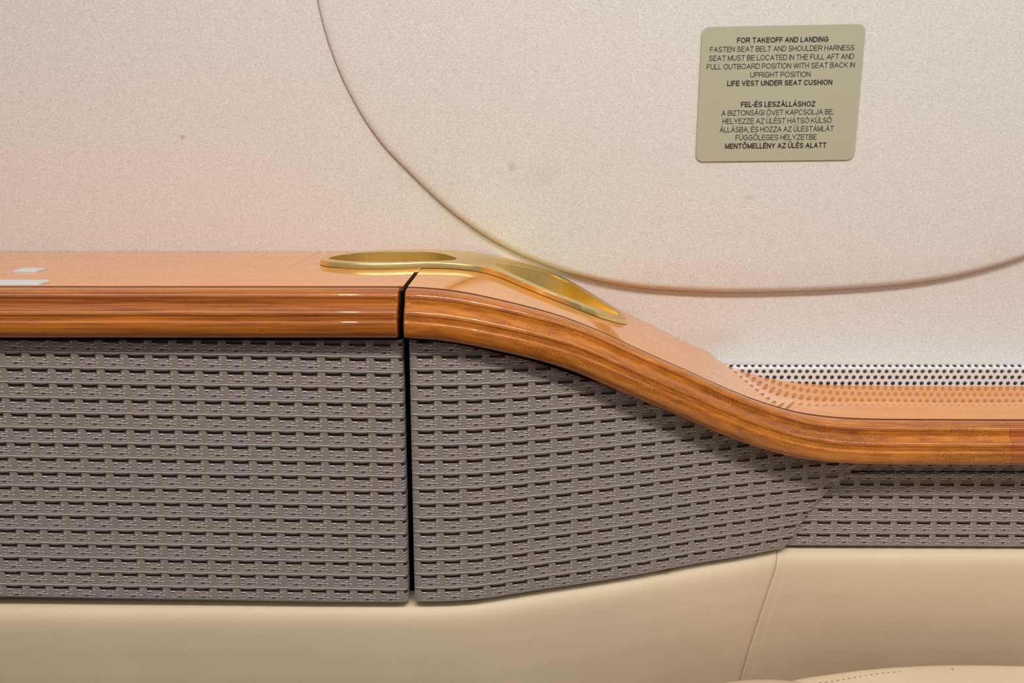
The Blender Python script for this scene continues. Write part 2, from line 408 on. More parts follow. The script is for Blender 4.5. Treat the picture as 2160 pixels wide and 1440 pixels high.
# plain grotesque capitals drawn as strokes in a unit-high box: (advance width, strokes)
def arc(cx, cy, rx, ry, a0, a1, n=14):
    return [(cx + rx * math.cos(math.radians(a0 + (a1 - a0) * i / n)), cy + ry * math.sin(math.radians(a0 + (a1 - a0) * i / n))) for i in range(n + 1)]
GLY = {
 'A': (.92, [[(0, 0), (.5, 1), (1, 0)], [(.19, .34), (.81, .34)]]),
 'B': (.78, [[(0, .53), (.60, .53)] + arc(.60, .265, .40, .265, 90, -90) + [(0, 0), (0, 1), (.58, 1)] + arc(.58, .765, .36, .235, 90, -90)]),
 'C': (.90, [arc(.5, .5, .5, .5, 38, 322, 26)]),
 'D': (.85, [[(0, 0), (0, 1), (.5, 1)] + arc(.5, .5, .5, .5, 90, -90, 18) + [(0, 0)]]),
 'E': (.74, [[(1, 1), (0, 1), (0, 0), (1, 0)], [(0, .53), (.92, .53)]]),
 'F': (.68, [[(1, 1), (0, 1), (0, 0)], [(0, .50), (.88, .50)]]),
 'G': (.96, [arc(.5, .5, .5, .5, 40, 320, 24) + [(.96, .20), (.96, .46), (.54, .46)]]),
 'H': (.80, [[(0, 0), (0, 1)], [(1, 0), (1, 1)], [(0, .53), (1, .53)]]),
 'I': (0.0, [[(0, 0), (0, 1)]]),
 'J': (.55, [[(1, 1), (1, .30)] + arc(.5, .30, .5, .30, 0, -180)]),
 'K': (.85, [[(0, 0), (0, 1)], [(1, 1), (0, .36)], [(.34, .58), (1, 0)]]),
 'L': (.64, [[(0, 1), (0, 0), (1, 0)]]),
 'M': (.94, [[(0, 0), (0, 1), (.5, .04), (1, 1), (1, 0)]]),
 'N': (.80, [[(0, 0), (0, 1), (1, 0), (1, 1)]]),
 'O': (.98, [arc(.5, .5, .5, .5, 90, 450, 32)]),
 'P': (.78, [[(0, 0), (0, 1), (.62, 1)] + arc(.62, .72, .38, .28, 90, -90) + [(0, .44)]]),
 'R': (.86, [[(0, 0), (0, 1), (.62, 1)] + arc(.62, .735, .34, .265, 90, -90) + [(0, .47)], [(.52, .47), (.74, .36), (1, 0)]]),
 'S': (.82, [arc(.5, .75, .44, .25, 22, 200, 14) + [(.16, .60), (.50, .50), (.84, .40)] + arc(.5, .26, .5, .26, 18, -160, 14)]),
 'T': (.80, [[(0, 1), (1, 1)], [(.5, 1), (.5, 0)]]),
 'U': (.80, [[(0, 1), (0, .36)] + arc(.5, .36, .5, .36, 180, 360) + [(1, 1)]]),
 'V': (.90, [[(0, 1), (.5, 0), (1, 1)]]),
 'W': (1.28, [[(0, 1), (.25, 0), (.5, 1), (.75, 0), (1, 1)]]),
 'Y': (.90, [[(0, 1), (.5, .44), (1, 1)], [(.5, .44), (.5, 0)]]),
 'Z': (.80, [[(.04, 1), (.97, 1), (.0, 0), (1, 0)]]),
 '-': (.34, [[(-.1, .36), (1.1, .36)]]),
}
ACC = {'\u00c9': 'E\u00b4', '\u00c1': 'A\u00b4', '\u00d3': 'O\u00b4', '\u00d6': 'O:', '\u00dc': 'U:', '\u0150': 'O"'}
def text_mesh(txt, sw):
    V = []; F = []
    def strip(P):
        n = len(P); b = len(V)
        for i in range(n):
            t0 = P[i] - P[i - 1] if i else P[1] - P[0]; t1 = P[i + 1] - P[i] if i < n - 1 else P[i] - P[i - 1]
            t0 = t0 / (np.linalg.norm(t0) + 1e-9); t1 = t1 / (np.linalg.norm(t1) + 1e-9)
            n0 = np.array([-t0[1], t0[0]]); n1 = np.array([-t1[1], t1[0]]); m = n0 + n1; m = m / max(m.dot(m) / 2, .6)
            ext = sw / 2 if max(abs(t1)) > .98 else sw * .30
            q = P[i] - (t1 * ext if i == 0 else 0) + (t0 * ext if i == n - 1 else 0)
            V.append(q + m * sw / 2); V.append(q - m * sw / 2)
        for i in range(n - 1): F.append((b + 2 * i, b + 2 * i + 1, b + 2 * i + 3, b + 2 * i + 2))
    def ribbon(P, clamp=True):
        P = [np.array(p, float) for p in P]; b0 = len(V); cur = [P[0]]
        for i in range(1, len(P)):
            cur.append(P[i])
            if i < len(P) - 1:
                a_, c_ = P[i] - P[i - 1], P[i + 1] - P[i]; dt = a_.dot(c_) / (np.linalg.norm(a_) * np.linalg.norm(c_) + 1e-9)
                if dt < .6: strip(cur); cur = [P[i]]
        strip(cur)
        if clamp:
            for i in range(b0, len(V)): V[i] = np.array([V[i][0], min(1.0, max(0.0, V[i][1]))])
    x = 0.0
    for ch in txt:
        if ch == ' ': x += .34; continue
        if ch == ',':
            ribbon([(x + sw / 2, sw * .5), (x + sw / 2, sw * .55)]); ribbon([(x + sw / 2 + .02, 0), (x + sw / 2 - .04, -.10)], False); x += sw + .15; continue
        acc = ''
        if ch in ACC: ch, acc = ACC[ch]
        w, S = GLY[ch]; ww = max(w - sw, 0) if w else 0
        for P in S: ribbon([(x + sw / 2 + px * ww, sw / 2 + py * (1 - sw)) for px, py in P])
        cx = x + sw / 2 + ww / 2
        if acc == '\u00b4': ribbon([(cx - .02, 1.12), (cx + .07, 1.22)], False)
        if acc == ':':
            for k in (-.17, .17): ribbon([(cx + k - .005, 1.19), (cx + k + .005, 1.19)], False)
        if acc == '"':
            for k in (-.15, .10): ribbon([(cx + k - .02, 1.12), (cx + k + .07, 1.22)], False)
        x += ww + sw + .105
    V = np.array(V); return V, F

# the placard with its twelve lines of text
def placard():
    off = TH + .0003
    c = [onwall(a, b, off) for a, b in ((1481, 57), (1826, 50), (1801, 337), (1467, 341))]
    ctr = sum(c) / 4
    ux = (c[1] - c[0]) + (c[2] - c[3]); ux /= np.linalg.norm(ux)
    uy = (c[0] - c[3]) + (c[1] - c[2]); uy -= ux * uy.dot(ux); uy /= np.linalg.norm(uy)
    nn = np.cross(ux, uy)
    if nn[1] > 0: nn = -nn
    loc = [np.array([(p - ctr).dot(ux), (p - ctr).dot(uy)]) for p in c]
    root = thing('placard', tuple(ctr), 'olive green metal placard with English and Hungarian seat belt text on the carpet panel', 'sign')
    # rounded quadrilateral following the four corners
    rad = .0052; out = []
    for i in range(4):
        p = loc[i]; a = loc[i - 1] - p; b = loc[(i + 1) % 4] - p; a /= np.linalg.norm(a); b /= np.linalg.norm(b)
        p0 = p + a * rad; p1 = p + b * rad
        for t in np.linspace(0, 1, 7): out.append((1 - t) ** 2 * p0 + 2 * t * (1 - t) * (p + (a + b) * rad * .10) + t * t * p1)
    n = len(out); V = []; F = []
    cen = np.mean(out, axis=0)
    for sc_, h in ((1, 0), (1, .0007), (.996, .0010)):
        for q in out:
            w = cen + (q - cen) * sc_; V.append(ctr + ux * w[0] + uy * w[1] + nn * h)
    for k in range(2):
        for i in range(n): j = (i + 1) % n; F.append((k * n + i, k * n + j, (k + 1) * n + j, (k + 1) * n + i))
    F.append(tuple(range(2 * n, 3 * n)))
    o = make('plate', V, F, M_plate, root, smooth_shade=False); fix_normals(o)
    lines = [('FOR TAKEOFF AND LANDING', 455, 1295, 265, 255, 1), ('FASTEN SEAT BELT AND SHOULDER HARNESS', 207, 1535, 350, 332, 0),
             ('SEAT MUST BE LOCATED IN THE FULL AFT AND', 197, 1532, 431, 412, 0), ('FULL OUTBOARD POSITION WITH SEAT BACK IN', 178, 1540, 510, 490, 0),
             ('UPRIGHT POSITION', 577, 1132, 583, 576, 0), ('LIFE VEST UNDER SEAT CUSHION', 365, 1332, 662, 650, 1),
             ('FEL-\u00c9S LESZ\u00c1LL\u00c1SHOZ', 492, 1175, 855, 849, 1), ('A BIZTONS\u00c1GI \u00d6VET KAPCSOLJA BE,', 312, 1343, 935, 921, 0),
             ('HELYEZZE AZ \u00dcL\u00c9ST H\u00c1TS\u00d3 K\u00dcLS\u0150', 322, 1325, 1010, 1000, 0), ('\u00c1LL\u00c1SBA, \u00c9S HOZZA AZ \u00dcL\u00c9ST\u00c1ML\u00c1T', 295, 1345, 1088, 1076, 0),
             ('F\u00dcGG\u0150LEGES HELYZETBE', 442, 1187, 1160, 1154, 0), ('MENT\u0150MELL\u00c9NY AZ \u00dcL\u00c9S ALATT', 345, 1277, 1239, 1229, 1)]
    K = 1745 / 400.0
    for txt, x0, x1, y0, y1, bold in lines:
        a = onwall(1450 + x0 / K, 30 + y0 / K, off + .001); b = onwall(1450 + x1 / K, 30 + y1 / K, off + .001)
        top = onwall(1450 + x0 / K, 30 + (y0 - 50) / K, off + .001)
        co, fs = text_mesh(txt, .195 if bold else .128)
        xmin, xmax = co[:, 0].min(), co[:, 0].max()
        ex = (b - a) / (xmax - xmin); ey = uy * np.linalg.norm(top - a)
        W = a + np.outer(co[:, 0] - xmin, ex) + np.outer(co[:, 1], ey) + nn * .00012
        make('text_line', W, fs, M_ink, root, smooth_shade=False)
placard()

# ---------------------------------------------------------------- perforated vent strip at the foot of the wall
def grille():
    d0 = .7245
    prof = [(d0, -.1950), (d0, -.1674)]
    R = .0034
    for a in np.radians([15, 30, 45, 60, 75, 90]): prof.append((d0 + R * (1 - math.cos(a)), -.1674 + R * math.sin(a)))
    prof.append((d0 + .045, -.1674 + R - .0046))
    P = np.array(prof); S = np.concatenate([[0], np.cumsum(np.linalg.norm(np.diff(P, axis=0), axis=1))])
    def pos(s, back=0.0):
        d = np.interp(s, S, P[:, 0]); z = np.interp(s, S, P[:, 1]); return d + back, z
    pw = .00566; ph = .00487; hr = .00172
    s_ref = .1950 - .1686                                 # row with its holes at y = 783 in the photo
    x_ref = .2542
    root = thing('air_vent_grille', (.40, d0 + .02, -.1805), 'white perforated metal air vent strip along the foot of the wall behind the wooden ledge', 'air vent')
    V = []; F = []
    nseg = 12
    for row in range(-3, 3):
        sc_ = s_ref + row * ph
        if sc_ - ph / 2 < 0 or sc_ + ph / 2 > S[-1]: continue
        for col in range(-17, 62):
            xc = x_ref + (col + (.5 if row % 2 else 0)) * pw
            base = len(V); ring = []; sq = []
            for k in range(nseg):
                a = 2 * math.pi * (k + .5) / nseg; ca, sa = math.cos(a), math.sin(a)
                m = max(abs(ca) / (pw / 2), abs(sa) / (ph / 2)); sq.append((xc + ca / m, sc_ + sa / m)); ring.append((xc + hr * ca, sc_ + hr * sa))
            # corners
            for (x, s) in sq + ring: d, z = pos(s); V.append((x, d, z))
            for (x, s) in ring: d, z = pos(s); V.append((x, d + .0010, z - (.0008 if s > S[2] else 0)))
            cor = []
            for sx, sy in ((1, 1), (-1, 1), (-1, -1), (1, -1)):
                d, z = pos(sc_ + sy * ph / 2); cor.append(len(V)); V.append((xc + sx * pw / 2, d, z))
            for k in range(nseg):
                j = (k + 1) % nseg
                F.append((base + k, base + j, base + nseg + j, base + nseg + k))
                F.append((base + nseg + k, base + nseg + j, base + 2 * nseg + j, base + 2 * nseg + k))
            ang = [math.atan2(sa - sc_, ca - xc) for ca, sa in sq]
            for ci, (sx, sy) in enumerate(((1, 1), (-1, 1), (-1, -1), (1, -1))):
                ca_ = math.atan2(sy * ph, sx * pw) % (2 * math.pi)
                k = int((ca_ / (2 * math.pi) * nseg - .5) // 1) % nseg; j = (k + 1) % nseg
                F.append((base + k, cor[ci], base + j))
    s_end = s_ref + 2.5 * ph; b = len(V)                  # plain flange running back to the carpet
    for x in (x_ref - 17.5 * pw, x_ref + 62.5 * pw):
        for s_ in (s_end, S[-1]): d, z = pos(s_); V.append((x, d, z))
    F.append((b, b + 2, b + 3, b + 1))
    o = make('perforated_sheet', V, F, M_grille, root, smooth_shade=False)
    V = []; xs = (.14, .66)
    for d, z in [(d0 + .004, -.20), (d0 + .004, -.1690), (d0 + .008, -.1668), (d0 + .046, -.1682)]:
        for x in xs: V.append((x, d, z))
    make('vent_cavity', V, [(0, 1, 3, 2), (2, 3, 5, 4), (4, 5, 7, 6)], M_vent, root, smooth_shade=False)
grille()

# ---------------------------------------------------------------- wooden ledge
JL, JR = -.0660, -.0622          # the joint between the two ledge units: end of one moulding, start of the next
def moulding_profile():
    """(outwards, up, is_band, weight) from the veneer edge round the nose to the underside, in metres"""
    p = []
    p += [(-.003, -.0012, 0), (.0004, -.0011, 0), (.0012, -.0006, 0), (.003, -.0004, 0), (.0062, -.0006, 0), (.0088, -.00115, 0)]
    p += [(.01075, -.00197, 0), (.01147, -.00253, 0), (.01203, -.00325, 0), (.01238, -.00409, 0), (.0125, -.0050, 0)]
    p += [(.0125, -.0053, 1), (.01255, -.0066, 1), (.0126, -.0080, 1)]
    p += [(.0127, -.0084, 0), (.0130, -.0086, 0), (.0134, -.0089, 0), (.0150, -.01027, 0), (.01668, -.0117, 0), (.01721, -.01228, 0), (.01757, -.01297, 0), (.01772, -.01358, 0), (.01775, -.0140, 0), (.01775, -.0144, 0)]
    p += [(.01775, -.0147, 1), (.01775, -.0160, 1), (.0178, -.0174, 1)]
    p += [(.0179, -.0177, 0), (.0183, -.0180, 0), (.0186, -.0185, 0), (.01875, -.0192, 0), (.0188, -.0202, 0), (.0185, -.0225, 0), (.0179, -.0248, 0), (.0165, -.0268, 0), (.0146, -.0281, 0), (.0122, -.0288, 0), (.009, -.0291, 0), (-.004, -.0291, 0)]
    return p
def moulding(x0, x1, mat, parent, cap0, cap1, step=.0020):
    P = moulding_profile(); n = len(P)
    # subdivide profile a little
    xs = list(np.arange(x0, x1, step)) + [x1]
    ends = [0, .0002, .0006, .0012, .0020, .0026, .0032, .0040]
    if cap0: xs = [x for x in xs if x > x0 + .0045]; xs = [x0 + t for t in ends] + xs
    if cap1: xs = [x for x in xs if x < x1 - .0045]; xs = xs + [x1 - t for t in reversed(ends)]
    V = []; UV = []
    xs = np.array(xs); h = .002
    su = np.concatenate([[0], np.cumsum(np.sqrt(np.diff(xs) ** 2 + np.diff(d_front(xs)) ** 2 + np.diff(z_ledge(xs)) ** 2))]) + x0
    prof_s = np.concatenate([[0], np.cumsum([math.hypot(P[i + 1][0] - P[i][0], P[i + 1][1] - P[i][1]) for i in range(n - 1)])])
    for i, x in enumerate(xs):
        t = np.array([2 * h, d_front(x + h) - d_front(x - h), z_ledge(x + h) - z_ledge(x - h)]); t /= np.linalg.norm(t)
        pl = np.array([t[0], t[1], 0]); pl /= np.linalg.norm(pl); O = np.array([pl[1], -pl[0], 0])
        U = np.cross(O, t); U = U if U[2] > 0 else -U
        p0 = np.array([x, d_front(x), z_ledge(x)])
        e0 = x - x0 if cap0 else 1; e1 = x1 - x if cap1 else 1; ee = min(e0, e1)
        ins = .0011 * (1 - math.sqrt(max(0, 1 - (1 - min(1, ee / .0012)) ** 2)))
        rec = .00045 * float(smooth((ee - .0020) / .0010))
        for k in range(n):
            o_, u_, b = P[k]
            tx, ty = P[min(k + 1, n - 1)][0] - P[max(k - 1, 0)][0], P[min(k + 1, n - 1)][1] - P[max(k - 1, 0)][1]
            L = math.hypot(tx, ty); nx_, ny_ = -ty / L, tx / L     # outward normal of the profile
            q = ins + (rec if b else 0)
            V.append(p0 + O * (o_ - nx_ * q) + U * (u_ - ny_ * q)); UV.append((su[i], prof_s[k]))
    m = len(xs); F = [tuple(f) for f in gridfaces(m, n)]
    if cap0: F.append(tuple(range(n)))
    if cap1: F.append(tuple(reversed(range((m - 1) * n, m * n))))
    o = make('moulding', V, F, mat, parent, uv=UV); fix_normals(o); sharp(o, 50)
    return o

HOLES = []                        # the two cup wells in (x, d)
def ellipse_fit(front, back, left, right, t=.0042):
    pts = [onledge(a, b, t)[:2] for a, b in (front + back + [left, right])]
    P = np.array(pts); cx = (P[:, 0].min() + P[:, 0].max()) / 2; rx = (P[:, 0].max() - P[:, 0].min()) / 2
    return P, cx, rx

XW = .80
def dark_edges(o):                # dark brown painted inside the joint as shade; front faces get the veneer edge
    o.data.materials.append(M_slit); o.data.materials.append(M_edge)
    for p in o.data.polygons:
        cx = p.center.x + o.parent.location.x
        if abs(p.normal.z) < .45 and -.08 < cx < -.05 and (abs(p.normal.x) > .5 or p.center.y + o.parent.location.y > .60): p.material_index = 1
        elif abs(p.normal.z) < .45 and p.center.y + o.parent.location.y < .632: p.material_index = 2
def ledge_left():
    root = thing('wooden_ledge', (-.30, .64, -.0776), 'varnished wooden ledge left of the joint, flat, with two white plates on it', 'ledge')
    xe = JL + .0018
    out = [(-XW, .5562), (xe - .0006, .5562), (xe, .5568), (xe, .6215), (JR + .0005, .6217), (JR + .0005, .6445), (-.1528, .6445), (-.1528, .7547), (-XW, .7547)]
    V, F = slab(out, -.0030, 0.0, .0005, zfun=lambda x: np.full(len(x), -.0776))
    o = make('ledge_top', V, F, M_top, root, smooth_shade=False)
    dark_edges(o)
    moulding(-XW, JL, M_wood, root, False, True)
    return root
ledge_left()

# the outline of the brass holder, (x, depth)
OUT_BACK = [(672, 545), (683, 540.5), (700, 537), (728, 533), (760, 529.6), (795, 527), (830, 525.8), (865, 525.4), (900, 526), (930, 526.8), (960, 528), (990, 530.6), (1020, 534.2), (1040, 537.5), (1060, 541), (1080, 544.5), (1100, 549.5), (1125, 557.5), (1150, 567),
            (1175, 578), (1200, 590.5), (1230, 607), (1260, 624.5), (1280, 637), (1300, 650), (1315, 661)]
OUT_FRONT = [(1325, 672), (1318, 673), (1301, 669), (1261.6, 657), (1221, 641), (1181, 625), (1141, 609), (1101, 593), (1078, 582.5), (1060.7, 575.5), (1035, 566.5), (1015, 562), (995, 559), (977, 557), (940, 554), (905, 553), (868, 553.8), (830, 555), (792, 555.6), (755, 555), (725, 553.4), (697, 551), (682, 549)]
H1 = [(690, 545), (702, 540.5), (720, 537), (755, 533.2), (800, 531), (850, 530.6), (895, 531), (925, 533.2), (948, 538), (963, 543.5), (966, 546.5), (950, 548.6), (925, 549.8), (900, 550.4), (865, 551.2), (830, 552), (790, 551.9), (750, 551), (715, 549)]
H2 = [(1041, 555.5), (1049, 554.7), (1064, 555.6), (1081, 558.5), (1100, 561.8), (1121, 566.3), (1142, 571.5), (1161, 577.5), (1193, 591.3), (1221, 607.5), (1241, 620), (1261.6, 633), (1294, 654.5), (1309, 664), (1310, 665.5), (1301, 663.5), (1281.7, 657), (1241.5, 642.5), (1201, 628.5), (1161, 612.5), (1125, 596.5), (1101, 586), (1089, 580.5), (1060.7, 566.7)]
def curve_xd(L, t=.0042, n=96):
    P = np.array([onledge(a, b, t)[:2] for a, b in L]); Q = np.vstack([P, P[:1]])
    s = np.concatenate([[0], np.cumsum(np.linalg.norm(np.diff(Q, axis=0), axis=1))]); ss = np.linspace(0, s[-1], n, endpoint=False)
    R = np.stack([np.interp(ss, s, Q[:, 0]), np.interp(ss, s, Q[:, 1])], 1)
    for _ in range(5): R = .25 * np.roll(R, 1, 0) + .5 * R + .25 * np.roll(R, -1, 0)
    return R
BO = curve_xd(OUT_BACK + OUT_FRONT, n=200); BH = [curve_xd(H1), curve_xd(H2)]
def inside(P, poly):
    x, y = P[:, 0], P[:, 1]; r = np.zeros(len(P), bool); n = len(poly); j = n - 1
    for i in range(n):
        xi, yi = poly[i]; xj, yj = poly[j]
        cnd = ((yi > y) != (yj > y)) & (x < (xj - xi) * (y - yi) / (yj - yi + 1e-15) + xi); r ^= cnd; j = i
    return r
def offset_loop(P, r):            # r > 0 grows the loop outwards
    a = np.roll(P, 1, 0); b = np.roll(P, -1, 0); t = b - a; t /= np.linalg.norm(t, axis=1)[:, None]
    area = np.sum(P[:, 0] * np.roll(P[:, 1], -1) - P[:, 1] * np.roll(P[:, 0], -1)); s = 1 if area > 0 else -1
    Q = P + np.stack([t[:, 1], -t[:, 0]], 1) * r * s
    for _ in range(2): Q = .25 * np.roll(Q, 1, 0) + .5 * Q + .25 * np.roll(Q, -1, 0)
    return Q

def ledge_right():
    root = thing('wooden_ledge', (.20, .68, -.18), 'varnished wooden ledge right of the joint, sweeping down to the white air vent', 'ledge')
    step = .0010
    V = []; F = []; idx = {}
    def add_patch(xs, dfun0, dfun1, nd, round_front):
        base = len(V); xs = np.asarray(xs); w = np.linspace(0, 1, nd); nc = len(xs)
        dd = dfun0(xs)[None, :] * (1 - w[:, None]) + dfun1(xs)[None, :] * w[:, None]
        X = np.repeat(xs[None, :], nd, 0); Z = z_ledge(X)
        P = np.stack([X, dd, Z], -1).reshape(-1, 3)
        fs = gridfaces(nd, nc)
        bad = np.zeros(len(P), bool)
        for h in BH: bad |= inside(P[:, :2], offset_loop(h, .0010))
        keep = ~bad[fs].any(axis=1); fs = fs[keep] + base
        V.extend(P.tolist()); F.extend([tuple(f) for f in fs])
    def back(x):                   # the ledge stops against the carpet, and against the vent strip lower down
        z = z_ledge(x); g = .7245 + .0045 - .0045 * np.sqrt(np.clip(1 - (np.clip(z + .1674, 0, .0045) / .0045) ** 2, 0, 1))
        t = smooth((z + .1629) / .0012); return np.minimum(g * (1 - t) + (.7550 - WS * (z + .077)) * t, .7550 - WS * (z + .077)) - .0002
    xs = np.concatenate([np.arange(JR + .0006, .40, step), np.arange(.40, XW + .001, .02)])
    add_patch(xs, lambda x: d_front(x), back, 230, True)
    add_patch(np.arange(-.1526, JR + .0007, step), lambda x: np.full(len(x), .6446), back, 140, False)
    # edge faces: front lip and the joint side
    n0 = len(V); lx = np.concatenate([np.arange(JR + .0006, .40, .002), np.arange(.40, XW + .001, .02)])
    for x in lx: V.append((x, float(d_front(x)), float(z_ledge(x)))); V.append((x, float(d_front(x)), float(z_ledge(x)) - .006))
    for i in range(len(lx) - 1): F.append((n0 + 2 * i + 1, n0 + 2 * i + 3, n0 + 2 * i + 2, n0 + 2 * i))
    for poly in ([(JR + .0006, .5562), (JR + .0006, .6446)], [(-.1526, .6446), (-.1526, .7547)]):
        b = len(V)
        for x, d in poly: V.append((x, d, float(z_ledge(x)))); V.append((x, d, float(z_ledge(x)) - .012))
        F.append((b, b + 1, b + 3, b + 2))
    o = make('ledge_top', V, F, M_top, root); sharp(o, 50)
    # upward facing
    up = sum(p.normal.z for p in o.data.polygons[:50])
    if up < 0: o.data.flip_normals()
    dark_edges(o)
    moulding(JR, .3372, M_burl, root, True, False)
    return root
ledge_right()
end = thing('wooden_moulding', (.55, .62, -.2105), 'short reddish wooden moulding beyond the hairline joint at the right end of the ledge', 'moulding')
o = moulding(.3374, XW, M_red, end, False, False)

# dark slit floor in the joint and the black carcass behind panels and mouldings (structure)
def carcass():
    V = []; F = []
    xs = np.concatenate([np.arange(-XW, -.08, .04), np.arange(-.08, .36, .01), np.arange(.36, XW + .01, .04)])
    for x in xs:
        d = float(d_front(x)); z = float(z_ledge(x))
        ring = [(d + .012, z - .0125), (d + .024, z - .030), (d + .030, -.300), (d + .034, -.55), (.80, -.55), (.80, z - .0125)]
        for dd, zz in ring: V.append((x, dd, zz))
    n = 6
    for i in range(len(xs) - 1):
        for k in range(n): j = (k + 1) % n; F.append((i * n + k, i * n + j, (i + 1) * n + j, (i + 1) * n + k))
    F.append(tuple(range(n))); F.append(tuple(reversed(range((len(xs) - 1) * n, len(xs) * n))))
    # slot over the cup wells is left open in front of them
    o = make('trim_1', V, F, M_gap, smooth_shade=False); fix_normals(o); tag(o, kind='structure')
    return o
# (built with an opening for the cup wells: the carcass starts under the wells' floors)
def carcass_open():
    V = []; F = []
    xs = np.concatenate([np.arange(-XW, -.08, .04), np.arange(-.08, .36, .01), np.arange(.36, XW + .01, .04)])
    for x in xs:
        d = float(d_front(x)); z = float(z_ledge(x))
        ring = [(d + .0012, z - .0034), (d + .0100, z - .030), (d + .016, -.262), (d + .030, -.290), (d + .034, -.55), (.70 + .10, -.55), (.80, z - .060), (d + .040, z - .060), (d + .040, z - .0034)]
        for dd, zz in ring: V.append((x, dd, zz))
    n = 9
    for i in range(len(xs) - 1):
        for k in range(n): j = (k + 1) % n; F.append((i * n + k, i * n + j, (i + 1) * n + j, (i + 1) * n + k))
    F.append(tuple(range(n))); F.append(tuple(reversed(range((len(xs) - 1) * n, len(xs) * n))))
    o = make('trim_1', V, F, M_gap, smooth_shade=False); fix_normals(o); tag(o, kind='structure')
carcass_open()

# ---------------------------------------------------------------- brass double cup holder
def cup_holder():
    T = .0042; t0 = .0004
    c = BO.mean(axis=0)
    root = thing('cup_holder', (c[0], c[1], float(z_ledge(c[0]))), 'polished brass double cup holder ring bent over the sloping wooden ledge', 'cup holder')
    V = []; F = []
    def ring(P, h): 
        b = len(V)
        for x, d in P: V.append((x, d, float(z_ledge(x)) + h))
        return b, len(P)
    def bridge(a, b, n):
        for i in range(n): j = (i + 1) % n; F.append((a + i, a + j, b + j, b + i))
    top_o = offset_loop(BO, -.0007); r0, n = ring(BO, t0); r1, _ = ring(BO, T - .0006); r2, _ = ring(offset_loop(BO, -.0002), T - .00015); r3, _ = ring(top_o, T)
    bridge(r0, r1, n); bridge(r1, r2, n); bridge(r2, r3, n)
    hl = []
    for H in BH:
        hh = offset_loop(H, .0005); a, m = ring(hh, T); b, _ = ring(offset_loop(H, .0001), T - .0002); c_, _ = ring(H, T - .0007)
        bridge(a, b, m); bridge(b, c_, m); d_, _ = ring(H, -.004); bridge(c_, d_, m); hl.append((a, hh, m))
    # top face: constrained triangulation with inner points so that it follows the bend
    pts = [Vector((p[0], p[1])) for p in top_o]; edges = [(i, (i + 1) % n) for i in range(n)]; owner = [r3 + i for i in range(n)]
    for a, hh, m in hl:
        s = len(pts); pts += [Vector((p[0], p[1])) for p in hh]; edges += [(s + i, s + (i + 1) % m) for i in range(m)]; owner += [a + i for i in range(m)]
    gx, gy = np.meshgrid(np.arange(-.14, .09, .004), np.arange(.63, .765, .004)); G = np.stack([gx.ravel(), gy.ravel()], 1)
    ok = inside(G, offset_loop(BO, -.0025))
    for _, hh, _m in hl: ok &= ~inside(G, offset_loop(hh, .0018))
    for g in G[ok]: pts.append(Vector((g[0], g[1]))); owner.append(None)
    co, ed, fa, ov, oe, of = delaunay_2d_cdt(pts, edges, [], 0, 1e-7)
    mp = []
    for i, v in enumerate(co):
        k = ov[i][0] if ov[i] else None
        if k is not None and owner[k] is not None: mp.append(owner[k])
        else: mp.append(len(V)); V.append((v.x, v.y, float(z_ledge(v.x)) + T))
    cen = np.array([[sum(co[i].x for i in f) / 3, sum(co[i].y for i in f) / 3] for f in fa])
    keep = inside(cen, top_o)
    for _, hh, _m in hl: keep &= ~inside(cen, hh)
    for f, k_ in zip(fa, keep):
        if k_: F.append(tuple(mp[i] for i in f))
    o = make('bezel', V, F, M_brass, root); fix_normals(o); sharp(o, 35)
    for H in BH:
        V2 = []; F2 = []; m = len(H); cc = H.mean(axis=0); zc = float(z_ledge(cc[0]))
        for h, s in ((T - .0009, 1.0), (-.006, .998), (-.020, .985), (-.034, .965)):
            Q = cc + (H - cc) * s
            for x, d in Q: V2.append((x, d, float(z_ledge(x)) + h))
        for k in range(3):
            for i in range(m): j = (i + 1) % m; F2.append((k * m + i, k * m + j, (k + 1) * m + j, (k + 1) * m + i))
        F2.append(tuple(range(3 * m, 4 * m)))
        w = make('cup_well', V2, F2, M_well, root); sharp(w, 50)
    g = offset_loop(BO, -.0006); V3 = []; F3 = []  # black strip added as the shadow in the gap under the ring
    for h in (0.00005, .0005):
        for x, d in g: V3.append((x, d, float(z_ledge(x)) + h))
    for i in range(n): j = (i + 1) % n; F3.append((i, j, n + j, n + i))
    tag(make('gap_shadow', V3, F3, M_gap, root), 'painted shadow line under the ring')
cup_holder()

# ---------------------------------------------------------------- two white plates let into the left ledge
def plate_on_ledge(x0, x1, d0, d1, r, h, label):
    V, F = slab(round_rect(x0, x1, d0, d1, r), 0.0, h, .0004, zfun=lambda x: np.full(len(x), -.0776))
    root = thing('cover_plate', ((x0 + x1) / 2, (d0 + d1) / 2, -.0776), label, 'plate', None)
    o = make('face_plate', V, F, M_white, root, smooth_shade=False); fix_normals(o)
    V, F = slab(round_rect(x0 + .0022, x1 - .0022, d0 + .0022, d1 - .0022, r * .7), h - .0002, h + .00025, .0001, zfun=lambda x: np.full(len(x), -.0776))
    o = make('inset', V, F, M_white, root, smooth_shade=False); fix_normals(o)
a = onledge(24, 571.5, .001); b = onledge(91, 565, .001); b2 = onledge(75, 571.5, .001)
plate_on_ledge(a[0], b2[0], a[1], b[1], .0022, .0011, 'small white rectangular plate on the left ledge, nearer the wall')
a = onledge(82, 598.5, .001); b = onledge(96, 590.5, .001)
plate_on_ledge(a[0] - .13, a[0], a[1], b[1], .004, .0012, 'long white plate on the left ledge, along its front edge')

